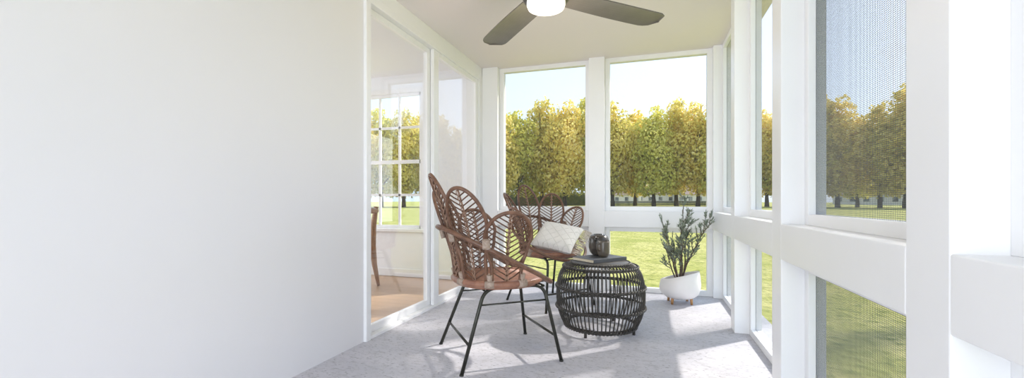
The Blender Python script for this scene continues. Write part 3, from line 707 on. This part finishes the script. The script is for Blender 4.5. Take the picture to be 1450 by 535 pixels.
for i, (px, dp, s) in enumerate(row):
    tone = ('yellow-green', 'olive', 'mid green')[(i * 5 % 6) % 3]
    if px < 600: where = 'seen through the living room window'
    elif px < 845: where = 'seen through the left back screen'
    elif px < 1015: where = 'seen through the right back screen'
    else: where = 'seen beyond the right screen wall'
    sec = 0 if px < 600 else 1 if px < 845 else 2 if px < 1015 else 3
    first = [q for q, rw in enumerate(row) if (0 if rw[0] < 600 else 1 if rw[0] < 845 else 2 if rw[0] < 1015 else 3) == sec][0]
    put_tree((i * 5) % 6, px, dp, s * 1.0, '%s autumn tree %s, %s from the left' % (tone, where, ORD[i - first]), 1.12)
# the tall tree on the sunny side whose high crown dapples the porch floor
t = empty('tree', (7.4, 9.9, GZ), 0.4); tag(t, 'tall slender tree standing close to the porch on its sunny right side', 'tree')
DT = MB(); rd = random.Random(5)
for _ in range(26):
    c = Vector((rd.gauss(0, 1.9), rd.gauss(0, 1.9), 10.6 + rd.gauss(0, 1.3)))
    for _ in range(26):
        p = c + Vector((rd.gauss(0, 1), rd.gauss(0, 1), rd.gauss(0, 1))) * 0.36; nn = Vector((rd.gauss(0, 1), rd.gauss(0, 1), rd.gauss(0, 1))).normalized(); t1 = nn.orthogonal().normalized(); t2 = nn.cross(t1)
        DT.add([p - t1 * 0.17, p - t2 * 0.11, p + t1 * 0.17, p + t2 * 0.11], [(0, 1, 2, 3)])
DT.build('crown', M_CROWNS[1], t); trunk_mesh(77, 13.0).build('trunk', M_BARK, t).scale = (0.45, 0.45, 1.0)
# hedge and park fence at the foot of the trees
def along(pxs, depths, n=60):
    out = []
    for k in range(n + 1):
        q = k / n * (len(pxs) - 1); i = min(int(q), len(pxs) - 2); fr = q - i
        p = at(pxs[i] + (pxs[i + 1] - pxs[i]) * fr, depths[i] + (depths[i + 1] - depths[i]) * fr); out.append(Vector((p.x, p.y, gz(p.x, p.y))))
    return out
hd = MB(); pth = along([690, 760, 845], [112, 110, 112], 70); v = []; f = []
for i, p in enumerate(pth):
    hh = 3.3 + rnd.uniform(-0.35, 0.35)
    for (o_, z_) in ((-0.9, -0.2), (-1.0, hh * 0.6), (-0.5, hh), (0.5, hh), (1.0, hh * 0.6), (0.9, -0.2)): v.append((p.x + rnd.uniform(-.1, .1), p.y + o_, p.z + z_))
for i in range(len(pth) - 1):
    for j in range(5): f.append((i * 6 + j, (i + 1) * 6 + j, (i + 1) * 6 + j + 1, i * 6 + j + 1))
hd.add(v, f, True); tag(hd.build('hedge', M_HEDGE), 'dark green hedge behind the trees in the left back screen', 'hedge')
fn = empty('park_fence'); tag(fn, 'dark railing fence running along the foot of the trees', 'fence')
pth = along([846, 900, 960, 1010, 1060], [103, 104, 103, 98, 92], 96); q = MB()
for z_ in (0.25, 1.0): q.tube([p + Vector((0, 0, z_)) for p in pth], 0.05, 5)
for a, b in zip(pth, pth[1:]):
    for k in range(3): c = a.lerp(b, k / 3); q.tube([c + Vector((0, 0, 0)), c + Vector((0, 0, 1.1))], 0.045, 4)
q.build('railing', M_HEDGE, fn)
def house(px, depth, w_, d_, h_, label, rz=0.3):
    p = at(px, depth); r = empty('house', (p.x, p.y, gz(p.x, p.y) - 0.3), rz); tag(r, label, 'house')
    MB().box(-w_ / 2, w_ / 2, -d_ / 2, d_ / 2, 0, h_).build('walls', M_HOUSE, r)
    m_ = MB(); v = [(-w_ / 2 - .4, -d_ / 2 - .4, h_), (w_ / 2 + .4, -d_ / 2 - .4, h_), (w_ / 2 + .4, d_ / 2 + .4, h_), (-w_ / 2 - .4, d_ / 2 + .4, h_), (-w_ / 2 - .4, 0, h_ + d_ * 0.35), (w_ / 2 + .4, 0, h_ + d_ * 0.35)]
    m_.add(v, [(0, 1, 5, 4), (2, 3, 4, 5), (0, 4, 3), (1, 2, 5), (3, 2, 1, 0)]); m_.build('roof', M_ROOF, r)
    n = int(w_ / 3)
    for k in range(n):
        x = -w_ / 2 + w_ * (k + 0.5) / n; MB().box(x - 0.6, x + 0.6, -d_ / 2 - 0.04, -d_ / 2 - 0.005, 1.1, 2.4).build('house_window', M_DARKGLASS, r)
house(873, 150, 16, 9, 3.2, 'pale low house glimpsed between trunks, left in the right back screen', 0.1)
house(925, 152, 20, 9, 3.4, 'long pale house glimpsed between trunks, middle of the right back screen', 0.15)
house(985, 146, 15, 9, 3.2, 'small pale house glimpsed between trunks, right in the right back screen', 0.2)
house(1240, 120, 18, 9, 3.0, 'pale house far beyond the near right screen', -0.5)
